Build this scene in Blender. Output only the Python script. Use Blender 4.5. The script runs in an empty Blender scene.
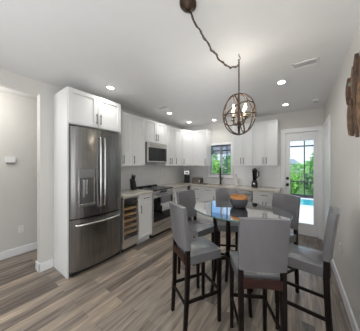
import bpy, bmesh, math, random
from mathutils import Vector, Matrix
random.seed(7)
S = bpy.context.scene
COL = S.collection
PI = math.pi

# ------------------------------------------------------------------ camera, world, sun, fill lamps, exposure
cd = bpy.data.cameras.new('camera'); cam = bpy.data.objects.new('camera', cd); COL.objects.link(cam)
cam.location = (0, 0, 1.38); cam.rotation_euler = (PI/2, 0, math.radians(35.15))
cd.sensor_fit = 'HORIZONTAL'; cd.sensor_width = 36.0; cd.lens = 169/360*36; cd.clip_start = .02; cd.clip_end = 300
S.camera = cam
S.view_settings.view_transform = 'Standard'; S.view_settings.look = 'None'
S.view_settings.gamma = 1; S.view_settings.use_curve_mapping = False
S.view_settings.exposure = 1.5

W = bpy.data.worlds.new('sky'); S.world = W; W.use_nodes = True
nt = W.node_tree; nt.nodes.clear()
def N(t, nt, **k):
    n = nt.nodes.new(t)
    for a, b in k.items(): setattr(n, a, b)
    return n
out = N('ShaderNodeOutputWorld', nt); bg = N('ShaderNodeBackground', nt); tc = N('ShaderNodeTexCoord', nt)
sp = N('ShaderNodeSeparateXYZ', nt); rp = N('ShaderNodeValToRGB', nt); nz = N('ShaderNodeTexNoise', nt)
mx = N('ShaderNodeMixRGB', nt); r2 = N('ShaderNodeValToRGB', nt)
nz.inputs['Scale'].default_value = 5; nz.inputs['Detail'].default_value = 5
nt.links.new(tc.outputs['Generated'], sp.inputs[0]); nt.links.new(sp.outputs['Z'], rp.inputs[0])
nt.links.new(tc.outputs['Generated'], nz.inputs['Vector']); nt.links.new(nz.outputs[0], r2.inputs[0])
e = rp.color_ramp.elements
e[0].position = 0.0; e[0].color = (.72, .86, .95, 1); e[1].position = .5; e[1].color = (.10, .30, .75, 1)
m1 = rp.color_ramp.elements.new(.12); m1.color = (.34, .60, .92, 1)
r2.color_ramp.elements[0].position = .40; r2.color_ramp.elements[0].color = (0, 0, 0, 1)
r2.color_ramp.elements[1].position = .60; r2.color_ramp.elements[1].color = (.8, .8, .8, 1)
nt.links.new(r2.outputs[0], mx.inputs[0]); nt.links.new(rp.outputs[0], mx.inputs[1]); mx.inputs[2].default_value = (.95, .97, 1, 1)
nt.links.new(mx.outputs[0], bg.inputs[0]); nt.links.new(bg.outputs[0], out.inputs[0])
bg.inputs[1].default_value = 0.46

def light(name, kind, loc, energy, col=(1, 1, 1), rot=(0, 0, 0), **k):
    d = bpy.data.lights.new(name, kind); d.energy = energy; d.color = col
    for a, b in k.items(): setattr(d, a, b)
    o = bpy.data.objects.new(name, d); o.location = loc; o.rotation_euler = rot; COL.objects.link(o); return o
light('sun', 'SUN', (5, 3, 8), 1.35, (1, .96, .9), (math.radians(8), math.radians(42), 0), angle=.01)
# added fill lamps behind the camera, standing in for unseen daylight
light('rear_fill', 'AREA', (-1.35, -2.88, 1.10), 3, (1, 1, 1), (PI/2, 0, 0), shape='RECTANGLE', size=1.0, size_y=2.0)
light('right_fill', 'AREA', (.36, -1.3, 1.3), 8, (.93, .97, 1), (0, PI/2, 0), shape='RECTANGLE', size=1.6, size_y=1.8)  # added fill from the right, no known window there
light('left_fill', 'AREA', (-2.70, -1.9, 1.3), 18, (.93, .97, 1), (0, -PI/2, 0), shape='RECTANGLE', size=1.6, size_y=1.6)  # added fill from the left, no fixture modelled
# added fill lamps standing in for a flash bounced off ceiling and wall
light('bounce_fill', 'AREA', (-.35, -.6, .8), 5.5, (.93, .97, 1), (PI, 0, 0), shape='RECTANGLE', size=1.6, size_y=1.6)
fl = light('bounce_fill', 'SPOT', (-.3, -.5, 1.25), 75, (.93, .97, 1), (0, 0, 0), spot_size=math.radians(36), spot_blend=1.0, shadow_soft_size=.30)  # added spot fill aimed along the ceiling and back wall
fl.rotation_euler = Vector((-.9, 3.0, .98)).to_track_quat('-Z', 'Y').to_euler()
f2 = light('wall_bounce_fill', 'SPOT', (-.75, -.55, 1.3), 20, (.93, .97, 1), (0, 0, 0), spot_size=math.radians(70), spot_blend=1.0, shadow_soft_size=.30)  # added spot fill aimed at the right wall
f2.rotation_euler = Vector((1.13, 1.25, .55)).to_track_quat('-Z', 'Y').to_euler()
# hidden ceiling cans of the same lighting row, behind the photographer
CANS_BEHIND = [(-.25, .55), (-2.1, -.9), (-.25, -1.3)]
CAN_W = 3.6

# ------------------------------------------------------------------ materials
def mat(name, col=(.8, .8, .8), rough=.5, metal=0., spec=.5, coat=0., var=0., vscale=8, bump=0., bscale=60, stretch=(1, 1, 1), aniso=0):
    m = bpy.data.materials.new(name); m.use_nodes = True; t = m.node_tree; b = t.nodes['Principled BSDF']
    b.inputs['Base Color'].default_value = (*col, 1); b.inputs['Roughness'].default_value = rough
    b.inputs['Metallic'].default_value = metal; b.inputs['Specular IOR Level'].default_value = spec
    if coat: b.inputs['Coat Weight'].default_value = coat; b.inputs['Coat Roughness'].default_value = .16
    if aniso: b.inputs['Anisotropic'].default_value = aniso
    tcn = N('ShaderNodeTexCoord', t); mp = N('ShaderNodeMapping', t); mp.inputs['Scale'].default_value = stretch
    t.links.new(tcn.outputs['Object'], mp.inputs[0])
    v = var if var else .03
    n = N('ShaderNodeTexNoise', t); n.inputs['Scale'].default_value = vscale; n.inputs['Detail'].default_value = 4
    t.links.new(mp.outputs[0], n.inputs['Vector'])
    r = N('ShaderNodeValToRGB', t)
    r.color_ramp.elements[0].position = .3; r.color_ramp.elements[1].position = .7
    r.color_ramp.elements[0].color = tuple(c*(1-v) for c in col) + (1,)
    r.color_ramp.elements[1].color = tuple(min(1, c*(1+v)) for c in col) + (1,)
    t.links.new(n.outputs[0], r.inputs[0]); t.links.new(r.outputs[0], b.inputs['Base Color'])
    if bump:
        n2 = N('ShaderNodeTexNoise', t); n2.inputs['Scale'].default_value = bscale; n2.inputs['Detail'].default_value = 3
        t.links.new(mp.outputs[0], n2.inputs['Vector'])
        bp = N('ShaderNodeBump', t); bp.inputs['Strength'].default_value = bump; bp.inputs['Distance'].default_value = .01
        t.links.new(n2.outputs[0], bp.inputs['Height']); t.links.new(bp.outputs[0], b.inputs['Normal'])
    return m

def emit(name, col, s):
    m = bpy.data.materials.new(name); m.use_nodes = True; t = m.node_tree; t.nodes.clear()
    o = N('ShaderNodeOutputMaterial', t); e = N('ShaderNodeEmission', t); e.inputs[0].default_value = (*col, 1); e.inputs[1].default_value = s
    t.links.new(e.outputs[0], o.inputs[0]); return m

def glass(name, tint=(.95, 1, .98), gloss=1.0, ior=1.5, rough=0.0):
    m = bpy.data.materials.new(name); m.use_nodes = True; t = m.node_tree; t.nodes.clear()
    o = N('ShaderNodeOutputMaterial', t); tr = N('ShaderNodeBsdfTransparent', t); gl = N('ShaderNodeBsdfGlossy', t)
    fr = N('ShaderNodeFresnel', t); fr.inputs[0].default_value = ior; mxs = N('ShaderNodeMixShader', t)
    mu = N('ShaderNodeMath', t, operation='MULTIPLY'); mu.inputs[1].default_value = gloss; mu.use_clamp = True
    tr.inputs[0].default_value = (*tint, 1); gl.inputs['Roughness'].default_value = rough
    t.links.new(fr.outputs[0], mu.inputs[0]); t.links.new(mu.outputs[0], mxs.inputs[0])
    t.links.new(tr.outputs[0], mxs.inputs[1]); t.links.new(gl.outputs[0], mxs.inputs[2]); t.links.new(mxs.outputs[0], o.inputs[0])
    return m

def wood_floor():
    m = bpy.data.materials.new('wood_plank_tile'); m.use_nodes = True; t = m.node_tree; b = t.nodes['Principled BSDF']
    L = t.links.new
    tcn = N('ShaderNodeTexCoord', t); mp = N('ShaderNodeMapping', t); mp.inputs['Rotation'].default_value = (0, 0, PI/2)
    L(tcn.outputs['Object'], mp.inputs[0])
    br = N('ShaderNodeTexBrick', t); br.offset = .37; br.offset_frequency = 2
    br.inputs['Scale'].default_value = 1; br.inputs['Brick Width'].default_value = .78; br.inputs['Row Height'].default_value = .112
    br.inputs['Mortar Size'].default_value = .0016; br.inputs['Color1'].default_value = (0, 0, 0, 1); br.inputs['Color2'].default_value = (1, 1, 1, 1)
    br.inputs['Mortar'].default_value = (.4, .4, .4, 1)
    L(mp.outputs[0], br.inputs['Vector'])
    # grain: noise stretched along the plank, offset by the plank's own random value
    ad = N('ShaderNodeVectorMath', t, operation='MULTIPLY_ADD'); ad.inputs[1].default_value = (1, 1, 1)
    cmb = N('ShaderNodeCombineXYZ', t); sc = N('ShaderNodeMath', t, operation='MULTIPLY'); sc.inputs[1].default_value = 37
    L(br.outputs['Color'], sc.inputs[0]); L(sc.outputs[0], cmb.inputs[2])
    mp2 = N('ShaderNodeMapping', t); mp2.inputs['Scale'].default_value = (1.6, 17, 1); L(mp.outputs[0], mp2.inputs[0])
    L(mp2.outputs[0], ad.inputs[0]); L(cmb.outputs[0], ad.inputs[2])
    nz = N('ShaderNodeTexNoise', t); nz.inputs['Scale'].default_value = 1.5; nz.inputs['Detail'].default_value = 6; nz.inputs['Distortion'].default_value = .7
    L(ad.outputs[0], nz.inputs['Vector'])
    mixv = N('ShaderNodeMath', t, operation='MULTIPLY_ADD'); mixv.inputs[1].default_value = .55; L(br.outputs['Color'], mixv.inputs[0])
    gm = N('ShaderNodeMath', t, operation='MULTIPLY_ADD'); gm.inputs[1].default_value = 1.5; gm.inputs[2].default_value = -.60; L(nz.outputs[0], gm.inputs[0])
    L(gm.outputs[0], mixv.inputs[2])
    rp = N('ShaderNodeValToRGB', t); els = rp.color_ramp.elements
    els[0].position = .12; els[0].color = (0.130, 0.105, 0.088, 1); els[1].position = .92; els[1].color = (0.565, 0.452, 0.350, 1)
    for p, c in ((.34, (0.232, 0.190, 0.156)), (.52, (0.311, 0.262, 0.220)), (.70, (0.390, 0.307, 0.235))):
        q = els.new(p); q.color = (*c, 1)
    L(mixv.outputs[0], rp.inputs[0])
    mm = N('ShaderNodeMixRGB', t); mm.inputs[2].default_value = (.16, .14, .125, 1); L(br.outputs['Fac'], mm.inputs[0]); L(rp.outputs[0], mm.inputs[1])
    L(mm.outputs[0], b.inputs['Base Color']); b.inputs['Roughness'].default_value = .29
    bp = N('ShaderNodeBump', t); bp.inputs['Strength'].default_value = .12; bp.inputs['Distance'].default_value = .004; L(nz.outputs[0], bp.inputs['Height']); L(bp.outputs[0], b.inputs['Normal'])
    return m

def splash_tile():
    m = mat('glossy_white_backsplash', (.80, .80, .79), .16, var=.04, vscale=3)
    t = m.node_tree; b = t.nodes['Principled BSDF']; L = t.links.new
    tcn = N('ShaderNodeTexCoord', t); sp = N('ShaderNodeSeparateXYZ', t); cb = N('ShaderNodeCombineXYZ', t); ad = N('ShaderNodeMath', t, operation='ADD')
    L(tcn.outputs['Object'], sp.inputs[0]); L(sp.outputs[0], ad.inputs[0]); L(sp.outputs[1], ad.inputs[1]); L(ad.outputs[0], cb.inputs[0]); L(sp.outputs[2], cb.inputs[1])
    br = N('ShaderNodeTexBrick', t); br.inputs['Scale'].default_value = 1; br.inputs['Brick Width'].default_value = .26; br.inputs['Row Height'].default_value = .152
    br.inputs['Mortar Size'].default_value = .0016; br.inputs['Color1'].default_value = (.80, .80, .79, 1); br.inputs['Color2'].default_value = (.76, .76, .755, 1); br.inputs['Mortar'].default_value = (.68, .68, .67, 1)
    L(cb.outputs[0], br.inputs['Vector']); L(br.outputs['Color'], b.inputs['Base Color'])
    return m

M = {}
M['floor'] = wood_floor()
M['wall'] = mat('greige_wall_paint', (.67, .652, .62), .75, var=.015, vscale=2, bump=.05, bscale=200)
M['ceil'] = mat('white_ceiling_paint', (.80, .80, .80), .85, var=.01, bump=.06, bscale=150)
M['trim'] = mat('white_trim_paint', (.86, .86, .86), .35, var=.01)
M['cab'] = mat('white_cabinet_lacquer', (.80, .80, .795), .32, var=.01)
M['cabdark'] = mat('cabinet_shadow_gap', (.30, .30, .30), .6)
M['splash'] = splash_tile()
M['counter'] = mat('pale_quartz', (.60, .55, .49), .18, var=.22, vscale=70)
M['steel'] = mat('dark_brushed_steel', (.27, .265, .26), .25, 1.0, var=.22, vscale=9, stretch=(9, 9, .25), bump=.03, bscale=30)
M['steel2'] = mat('bright_brushed_steel', (.66, .65, .64), .27, 1.0, var=.04, vscale=9, stretch=(1, 1, 12))
M['chrome'] = mat('polished_steel', (.80, .80, .80), .16, 1.0)
M['pull'] = mat('dark_nickel_pull', (.16, .155, .15), .3, 1.0)
M['black'] = mat('black_plastic', (.016, .016, .017), .35)
M['blackglass'] = mat('black_glass', (.012, .012, .014), .06, spec=.6)
M['rack'] = mat('oak_shelf_front', (.74, .48, .24), .45, var=.15, vscale=12, stretch=(1, 1, 8))
M['dark'] = mat('dark_interior', (.02, .018, .016), .7)
M['bronze'] = mat('oil_rubbed_bronze', (.085, .055, .042), .42, .85, var=.3, vscale=30)
M['bronze2'] = mat('worn_bronze_orb', (.075, .05, .038), .5, .6, var=.35, vscale=25)
M['candle'] = mat('ivory_candle_sleeve', (.78, .70, .55), .5)
M['bulb'] = emit('warm_bulb', (1, .80, .50), 14)
M['can'] = emit('recessed_lamp', (1, .95, .86), 9)
M['leather'] = mat('grey_faux_leather', (.150, .147, .157), .28, coat=.6, var=.05, vscale=14, bump=.10, bscale=160)
M['espresso'] = mat('espresso_wood', (.0075, .0042, .0038), .42, var=.35, vscale=10, stretch=(6, 6, .6), spec=.2)
M['mahogany'] = mat('reddish_espresso_wood', (.034, .011, .008), .42, var=.35, vscale=10, stretch=(.6, 6, 6), spec=.3)
M['tglass'] = glass('table_glass', (.90, .97, .95), 1.25)
M['tedge'] = mat('green_glass_edge', (.10, .22, .19), .08, spec=.8)
M['wglass'] = glass('window_glass', (.97, .99, 1), .9)
M['cglass'] = glass('smoked_cooler_glass', (.90, .89, .88), .4)
M['bowlgrey'] = mat('charcoal_bowl_glaze', (.055, .055, .066), .5, var=.1)
M['bowlwood'] = mat('orange_wood_bowl', (.48, .21, .06), .42, var=.25, vscale=16, stretch=(1, 1, 4))
M['plastic'] = mat('white_plastic', (.82, .82, .81), .35)
M['slot'] = mat('grey_slot', (.30, .30, .30), .5)
M['drift'] = mat('weathered_brown_wood', (.105, .062, .038), .62, var=.55, vscale=16, stretch=(3, 3, 1), bump=.9, bscale=38)
M['drift2'] = mat('golden_brown_wood', (.185, .108, .052), .60, var=.55, vscale=18, stretch=(3, 3, 1), bump=.9, bscale=38)
M['patina'] = mat('turquoise_patina', (.22, .33, .31), .6, var=.4, vscale=20)
M['deck'] = mat('white_pool_deck', (.80, .77, .72), .8, var=.06, vscale=4)
M['water'] = mat('turquoise_pool_water', (.06, .50, .58), .12, var=.18, vscale=3, bump=.15, bscale=8)
M['poolrim'] = mat('white_pool_coping', (.85, .85, .83), .6)
M['cage'] = mat('bronze_cage_aluminium', (.030, .036, .045), .4)
M['grass'] = mat('lawn', (.12, .26, .06), .9, var=.4, vscale=6)
M['leafa'] = mat('bright_leaf', (.26, .58, .10), .55, var=.45, vscale=7)
M['leafb'] = mat('deep_leaf', (.09, .30, .06), .55, var=.45, vscale=7)
M['leafc'] = mat('palm_leaf', (.20, .58, .10), .5, var=.4, vscale=5)
M['trunk'] = mat('palm_trunk', (.20, .16, .12), .8, var=.3, vscale=14)
M['hwall'] = mat('pale_house_stucco', (.74, .74, .72), .8)
M['hroof'] = mat('grey_roof_tile', (.30, .36, .40), .7, var=.2)
M['blind'] = mat('backlit_blind_slat', (.06, .085, .13), .5)  # dark blue puts the backlit shade of the slats into the colour
M['soap'] = mat('white_ceramic', (.82, .81, .79), .25)
M['carafe'] = glass('carafe_glass', (.12, .10, .09), 1.0)
M['toast'] = mat('toaster_steel', (.40, .35, .31), .25, 1.0)

def towel_mat():
    m = mat('grey_and_white_towel', (.2, .2, .2), .9, bump=.3, bscale=220); t = m.node_tree; b = t.nodes['Principled BSDF']; L = t.links.new
    tcn = N('ShaderNodeTexCoord', t); sp = N('ShaderNodeSeparateXYZ', t); L(tcn.outputs['Object'], sp.inputs[0])
    r = N('ShaderNodeValToRGB', t); r.color_ramp.interpolation = 'CONSTANT'
    r.color_ramp.elements[0].color = (.66, .66, .66, 1); r.color_ramp.elements[1].position = .645; r.color_ramp.elements[1].color = (.20, .20, .215, 1)
    L(sp.outputs[2], r.inputs[0]); L(r.outputs[0], b.inputs['Base Color']); return m
M['towel'] = towel_mat()

# ------------------------------------------------------------------ mesh builder
class MB:
    def __init__(s): s.v = []; s.f = []; s.sm = []
    def add(s, vs, fs, smooth=False):
        o = len(s.v); s.v += [tuple(p) for p in vs]; s.f += [tuple(i+o for i in q) for q in fs]; s.sm += [smooth]*len(fs); return s
    def box(s, x0, x1, y0, y1, z0, z1):
        return s.add([(x0,y0,z0),(x1,y0,z0),(x1,y1,z0),(x0,y1,z0),(x0,y0,z1),(x1,y0,z1),(x1,y1,z1),(x0,y1,z1)],
                     [(3,2,1,0),(4,5,6,7),(0,1,5,4),(1,2,6,5),(2,3,7,6),(3,0,4,7)])
    def loft(s, rings, cap=True, smooth=False, close=False):
        n = len(rings[0]); vs = [p for r in rings for p in r]; fs = []
        m = len(rings)
        for i in range(m if close else m-1):
            j = (i+1) % m
            for k in range(n):
                l = (k+1) % n; fs.append((i*n+k, i*n+l, j*n+l, j*n+k))
        s.add(vs, fs, smooth)
        if cap and not close:
            s.add(rings[0], [tuple(range(n))[::-1]]); s.add(rings[-1], [tuple(range(n))])
        return s
    def tube(s, path, r, n=8, closed=False, smooth=True, flat=1.0):
        P = [Vector(p) for p in path]; R = r if isinstance(r, (list, tuple)) else [r]*len(P); rings = []; m = len(P)
        up = None
        for i, p in enumerate(P):
            a = P[(i-1) % m] if (closed or i > 0) else p; b = P[(i+1) % m] if (closed or i < m-1) else p
            d = (b-a).normalized()
            if up is None: up = Vector((0, 0, 1)) if abs(d.z) < .9 else Vector((1, 0, 0))
            x = d.cross(up)
            if x.length < 1e-5: x = d.cross(Vector((0, 1, 0)))
            x.normalize(); y = x.cross(d).normalized(); up = y
            rings.append([p + x*(R[i]*math.cos(2*PI*k/n)) + y*(R[i]*flat*math.sin(2*PI*k/n)) for k in range(n)])
        return s.loft(rings, True, smooth, closed)
    def cyl(s, a, b, r0, r1=None, n=16, smooth=True): return s.tube([a, b], [r0, r0 if r1 is None else r1], n, False, smooth)
    def lathe(s, prof, c=(0, 0, 0), n=24, sx=1, sy=1, smooth=True):
        rings = [[(c[0]+r*sx*math.cos(2*PI*k/n), c[1]+r*sy*math.sin(2*PI*k/n), c[2]+z) for k in range(n)] for r, z in prof]
        return s.loft(rings, True, smooth)
    def beam(s, a, b, w, t=None, side=None, w1=None):
        t = w if t is None else t; a = Vector(a); b = Vector(b); d = (b-a).normalized()
        x = Vector(side) if side else (d.cross(Vector((0, 0, 1))) if abs(d.z) < .95 else Vector((1, 0, 0)))
        x = (x - d*x.dot(d)).normalized(); y = d.cross(x); k = 1 if w1 is None else w1/w
        rings = [[p + x*(sx*w*q/2) + y*(sy*t*q/2) for sx, sy in ((-1,-1),(1,-1),(1,1),(-1,1))] for p, q in ((a, 1), (b, k))]
        return s.loft(rings)
    def ball(s, c, r, n=12, sx=1, sy=1, sz=1):
        return s.lathe([(max(1e-4, r*math.sin(PI*i/n)), -r*sz*math.cos(PI*i/n)) for i in range(n+1)], c, max(8, n), sx, sy)
    def obj(s, name, m, parent=None, bevel=0., seg=2, loc=None, rotz=None):
        me = bpy.data.meshes.new(name); me.from_pydata(s.v, [], s.f)
        me.polygons.foreach_set('use_smooth', s.sm)
        bm = bmesh.new(); bm.from_mesh(me); bmesh.ops.recalc_face_normals(bm, faces=bm.faces); bm.to_mesh(me); bm.free()
        me.materials.append(M[m] if isinstance(m, str) else m); o = bpy.data.objects.new(name, me); COL.objects.link(o)
        if parent: o.parent = parent
        if loc is not None: o.location = loc
        if rotz is not None: o.rotation_euler = (0, 0, rotz)
        if bevel:
            b = o.modifiers.new('bevel', 'BEVEL'); b.width = bevel; b.segments = seg; b.limit_method = 'ANGLE'; b.angle_limit = .7
        return o

def tag(o, label=None, cat=None, group=None, kind=None):
    for k, v in (('label', label), ('category', cat), ('group', group), ('kind', kind)):
        if v: o[k] = v
    return o
def thing(name, label, cat, loc=(0, 0, 0), rotz=0, group=None):
    o = bpy.data.objects.new(name, None); COL.objects.link(o); o.location = loc; o.rotation_euler = (0, 0, rotz)
    o.empty_display_size = .05
    return tag(o, label, cat, group)
def box(*a): return MB().box(*a)
def copy_tree(o, parent=None):
    c = o.copy(); COL.objects.link(c)
    if parent: c.parent = parent
    for ch in list(o.children): copy_tree(ch, c)
    return c

# ------------------------------------------------------------------ room shell
XL, XR, YB, YF, H = -2.74, .38, 4.12, -3.0, 2.47
XH = -3.56
def struct(o, label, cat): return tag(o, label, cat, None, 'structure')
struct(box(XH-.12, XR+.12, YF-.12, YB+.14, -.12, 0).obj('floor', 'floor'), 'grey brown wood plank floor running through kitchen and hall', 'floor')
struct(box(XH-.12, XR+.12, YF-.12, YB+.14, H, H+.12).obj('ceiling', 'ceil'), 'smooth white painted flat ceiling', 'ceiling')
# left wall with the wide opening to the hall
OY0, OY1, OZ = -1.1, .745, 2.305
wl = MB()
wl.box(XL-.11, XL, YF, OY0, 0, H); wl.box(XL-.11, XL, OY1, YB, 0, H); wl.box(XL-.11, XL, OY0, OY1, OZ, H)
struct(wl.obj('wall_left', 'wall'), 'greige wall with the hall opening beside the refrigerator', 'wall')
struct(box(XH-.12, XH, YF, YB+.02, 0, H).obj('wall_hall', 'wall'), 'greige hall wall seen through the left opening', 'wall')
struct(box(XH, XL-.11, YB, YB+.12, 0, H).obj('wall_hall_end', 'wall'), 'greige end wall of the hall', 'wall')
struct(box(XR, XR+.12, YF, YB+.14, 0, H).obj('wall_right', 'wall'), 'greige right wall carrying the wooden wall art', 'wall')
# back wall: window hole and door hole
WX0, WX1, WZ0, WZ1 = -1.925, -1.365, 1.145, 1.905
DX0, DX1, DZ1 = -.235, .300, 2.045
wb = MB()
for x0, x1, z0, z1 in ((XL-.11, WX0, 0, H), (WX1, DX0, 0, H), (DX1, XR, 0, H), (WX0, WX1, 0, WZ0), (WX0, WX1, WZ1, H), (DX0, DX1, DZ1, H)):
    wb.box(x0, x1, YB, YB+.14, z0, z1)
struct(wb.obj('wall_back', 'wall'), 'greige back wall with kitchen window and patio door', 'wall')
# wall behind the photographer, with an opening added to let sky light in
wf = MB()
for x0, x1, z0, z1 in ((XH, -1.9, 0, H), (-.8, XR, 0, H), (-1.9, -.8, 2.1, H)): wf.box(x0, x1, YF-.12, YF, z0, z1)
struct(wf.obj('wall_front', 'wall'), 'greige wall behind the camera with an added daylight opening', 'wall')
# baseboards
def baseboard(name, mb, label): return struct(mb.obj(name, 'trim', None, .006), label, 'baseboard')
baseboard('baseboard_right', box(XR-.016, XR, YF, 3.30, 0, .115), 'white baseboard along the right wall')
b = box(XL, XL+.016, OY1-.016, .888, 0, .115).box(XL-.126, XL+.016, OY1-.016, OY1, 0, .115)
baseboard('baseboard_left', b, 'white baseboard wrapping the wall end beside the refrigerator')
baseboard('baseboard_hall', box(XH, XH+.016, YF, YB, 0, .115), 'white baseboard along the hall wall')
# tiled backsplash
sb = MB().box(XL, XL+.008, 1.66, YB, .88, 1.40)
struct(sb.obj('trim_1', 'splash'), 'glossy white tile backsplash behind the range', 'backsplash')
sb = MB()
for x0, x1, z0, z1 in ((XL+.008, -1.98, .88, 1.40), (-1.98, -1.31, .88, 1.085), (-1.31, -.315, .88, 1.40)): sb.box(x0, x1, YB-.008, YB, z0, z1)
struct(sb.obj('trim_2', 'splash'), 'glossy white tile backsplash along the sink wall', 'backsplash')

# ------------------------------------------------------------------ kitchen window
win = thing('window_1', 'white framed kitchen window above the sink', 'window', (0, YB, 0)); tag(win, kind='structure')
fr = MB()
for x0, x1, z0, z1 in ((-1.972, WX0+.004, 1.09, 1.953), (WX1-.004, -1.318, 1.09, 1.953), (WX0, WX1, WZ1-.004, 1.953), (WX0, WX1, 1.09, WZ0+.004)):
    fr.box(x0, x1, -.018, .0, z0, z1)
fr.obj('window_casing', 'trim', win, .004)
MB().box(-1.985, -1.305, -.04, .02, 1.075, 1.095).obj('window_sill', 'trim', win, .004)
sa = MB()
for x0, x1 in ((WX0, -1.640), (-1.640, WX1)):
    for a in ((x0, x0+.028, WZ0, WZ1), (x1-.028, x1, WZ0, WZ1), (x0, x1, WZ0, WZ0+.03), (x0, x1, WZ1-.03, WZ1)): sa.box(a[0], a[1], .045, .085, a[2], a[3])
sa.obj('window_sash', 'trim', win, .003)
MB().box(WX0+.02, -1.645, .062, .067, WZ0+.02, WZ1-.02).obj('window_pane', 'wglass', win)
MB().box(-1.635, WX1-.02, .062, .067, WZ0+.02, WZ1-.02).obj('window_pane', 'wglass', win)
for nm, x0, x1, lb in (('l', WX0+.012, -1.648, 'slatted blind in the left half of the kitchen window'), ('r', -1.632, WX1-.012, 'slatted blind in the right half of the kitchen window')):
    bl = thing('window_blind', lb, 'blind', ((x0+x1)/2, YB+.024, WZ1-.02), 0, 'blinds in the kitchen window')
    hw = (x1-x0)/2
    MB().box(-hw, hw, -.014, .014, -.008, .018).obj('headrail', 'blind', bl, .002)
    for k in range(16 if nm == 'r' else 16):
        z = -.026 - k*.0285 if k < 7 else -.026-7*.0285-(k-7)*.052
        dz = .010 if k < 7 else .0025
        if z < -.70: continue
        MB().add([(-hw,-.013,z-dz),(hw,-.013,z-dz),(hw,.013,z+dz),(-hw,.013,z+dz),(-hw,-.013,z-dz+.002),(hw,-.013,z-dz+.002),(hw,.013,z+dz+.002),(-hw,.013,z+dz+.002)],
                 [(3,2,1,0),(4,5,6,7),(0,1,5,4),(1,2,6,5),(2,3,7,6),(3,0,4,7)]).obj('slat', 'blind', bl)
    MB().box(-hw, hw, -.010, .010, -.735, -.722).obj('bottom_rail', 'blind', bl, .002)

# ------------------------------------------------------------------ patio door
dr = thing('door_1', 'white full glass patio door at the end of the room', 'door', (0, YB, 0)); tag(dr, kind='structure')
cs = MB().box(-.309, DX0+.004, -.020, 0, 0, 2.125).box(DX1-.004, .362, -.020, 0, 0, 2.125).box(DX0, DX1, -.020, 0, DZ1-.004, 2.125)
cs.obj('door_casing', 'trim', dr, .004)
GX0, GX1, GZ0, GZ1 = -.150, .232, .235, 1.875
lf = MB()
for x0, x1, z0, z1 in ((DX0+.004, GX0, .012, DZ1-.004), (GX1, DX1-.004, .012, DZ1-.004), (GX0, GX1, .012, GZ0), (GX0, GX1, GZ1, DZ1-.004)): lf.box(x0, x1, .012, .056, z0, z1)
lf.obj('door_leaf', 'trim', dr, .003)
gb = MB()
for x0, x1, z0, z1 in ((GX0-.022, GX0+.004, GZ0-.022, GZ1+.022), (GX1-.004, GX1+.022, GZ0-.022, GZ1+.022), (GX0, GX1, GZ0-.022, GZ0+.004), (GX0, GX1, GZ1-.004, GZ1+.022)): gb.box(x0, x1, .004, .012, z0, z1)
gb.obj('glazing_bead', 'trim', dr, .002)
MB().box(GX0, GX1, .030, .036, GZ0, GZ1).obj('door_pane', 'wglass', dr)
kx = -.195
k = MB().cyl((kx, .012, .985), (kx, 0, .985), .030).cyl((kx, 0, .985), (kx, -.035, .985), .012).lathe([(.001, -.03), (.022, -.022), (.03, 0), (.022, .022), (.001, .03)], (kx, -.045, .985), 14, 1, .8)
k.obj('door_knob', 'black', dr)
MB().cyl((kx, .012, 1.115), (kx, -.014, 1.115), .029).box(kx-.004, kx+.004, -.030, -.012, 1.095, 1.135).obj('deadbolt', 'black', dr)
MB().box(DX0, DX1, -.02, .10, 0, .011).obj('door_threshold', 'slot', dr)

w2 = thing('fill_lamp_frame', 'white window frame added around the fill lamp on the right wall behind the camera', 'window', (XR, -1.3, 0)); tag(w2, kind='structure')  # unseen frame and pane added around the right fill lamp
MB().box(-.018, 0, -.88, -.80, .32, 2.28).box(-.018, 0, .80, .88, .32, 2.28).box(-.018, 0, -.80, .80, .32, .40).box(-.018, 0, -.80, .80, 2.20, 2.28).obj('window_casing', 'trim', w2, .004)
MB().box(-.008, -.002, -.80, .80, .40, 2.20).obj('window_pane', 'wglass', w2)
d2 = thing('door_2', 'white painted side door in the right wall next to the patio door', 'door', (XR, 0, 0)); tag(d2, kind='structure')
MB().box(-.020, 0, 3.30, 3.365, 0, 2.135).box(-.020, 0, 4.055, 4.098, 0, 2.135).box(-.020, 0, 3.365, 4.055, 2.07, 2.135).obj('door_casing', 'trim', d2, .004)
lf2 = MB().box(-.008, .0, 3.368, 4.052, .012, 2.067)
for z0, z1 in ((.20, .95), (1.08, 1.90)):
    lf2.box(-.013, -.008, 3.46, 3.96, z0, z0+.03).box(-.013, -.008, 3.46, 3.96, z1-.03, z1).box(-.013, -.008, 3.46, 3.49, z0, z1).box(-.013, -.008, 3.93, 3.96, z0, z1)
lf2.obj('door_leaf', 'trim', d2, .002)

# ------------------------------------------------------------------ cabinetry helpers (local: x along the run, front faces -y)
def shaker(x0, x1, z0, z1, name, par, rail=.048):
    g = .0035; x0 += g; x1 -= g; z0 += g; z1 -= g
    rail = min(rail, (x1-x0)*.26, (z1-z0)*.28)
    m = MB().box(x0, x0+rail, -.020, 0, z0, z1).box(x1-rail, x1, -.020, 0, z0, z1).box(x0+rail, x1-rail, -.020, 0, z0, z0+rail).box(x0+rail, x1-rail, -.020, 0, z1-rail, z1)
    m.box(x0+rail, x1-rail, -.006, 0, z0+rail, z1-rail)
    return m.obj(name, 'cab', par, .0015, 1)
def pull(par, a, b, off=-.020):
    a = Vector((a[0], off-.026, a[1])); b = Vector((b[0], off-.026, b[1])); d = (b-a)
    m = MB().tube([a, b], .0058, 8)
    for q in (.14, .86):
        p = a + d*q; m.tube([p, (p.x, off+.001, p.z)], .0045, 6)
    return m.obj('handle', 'pull', par)
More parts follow.
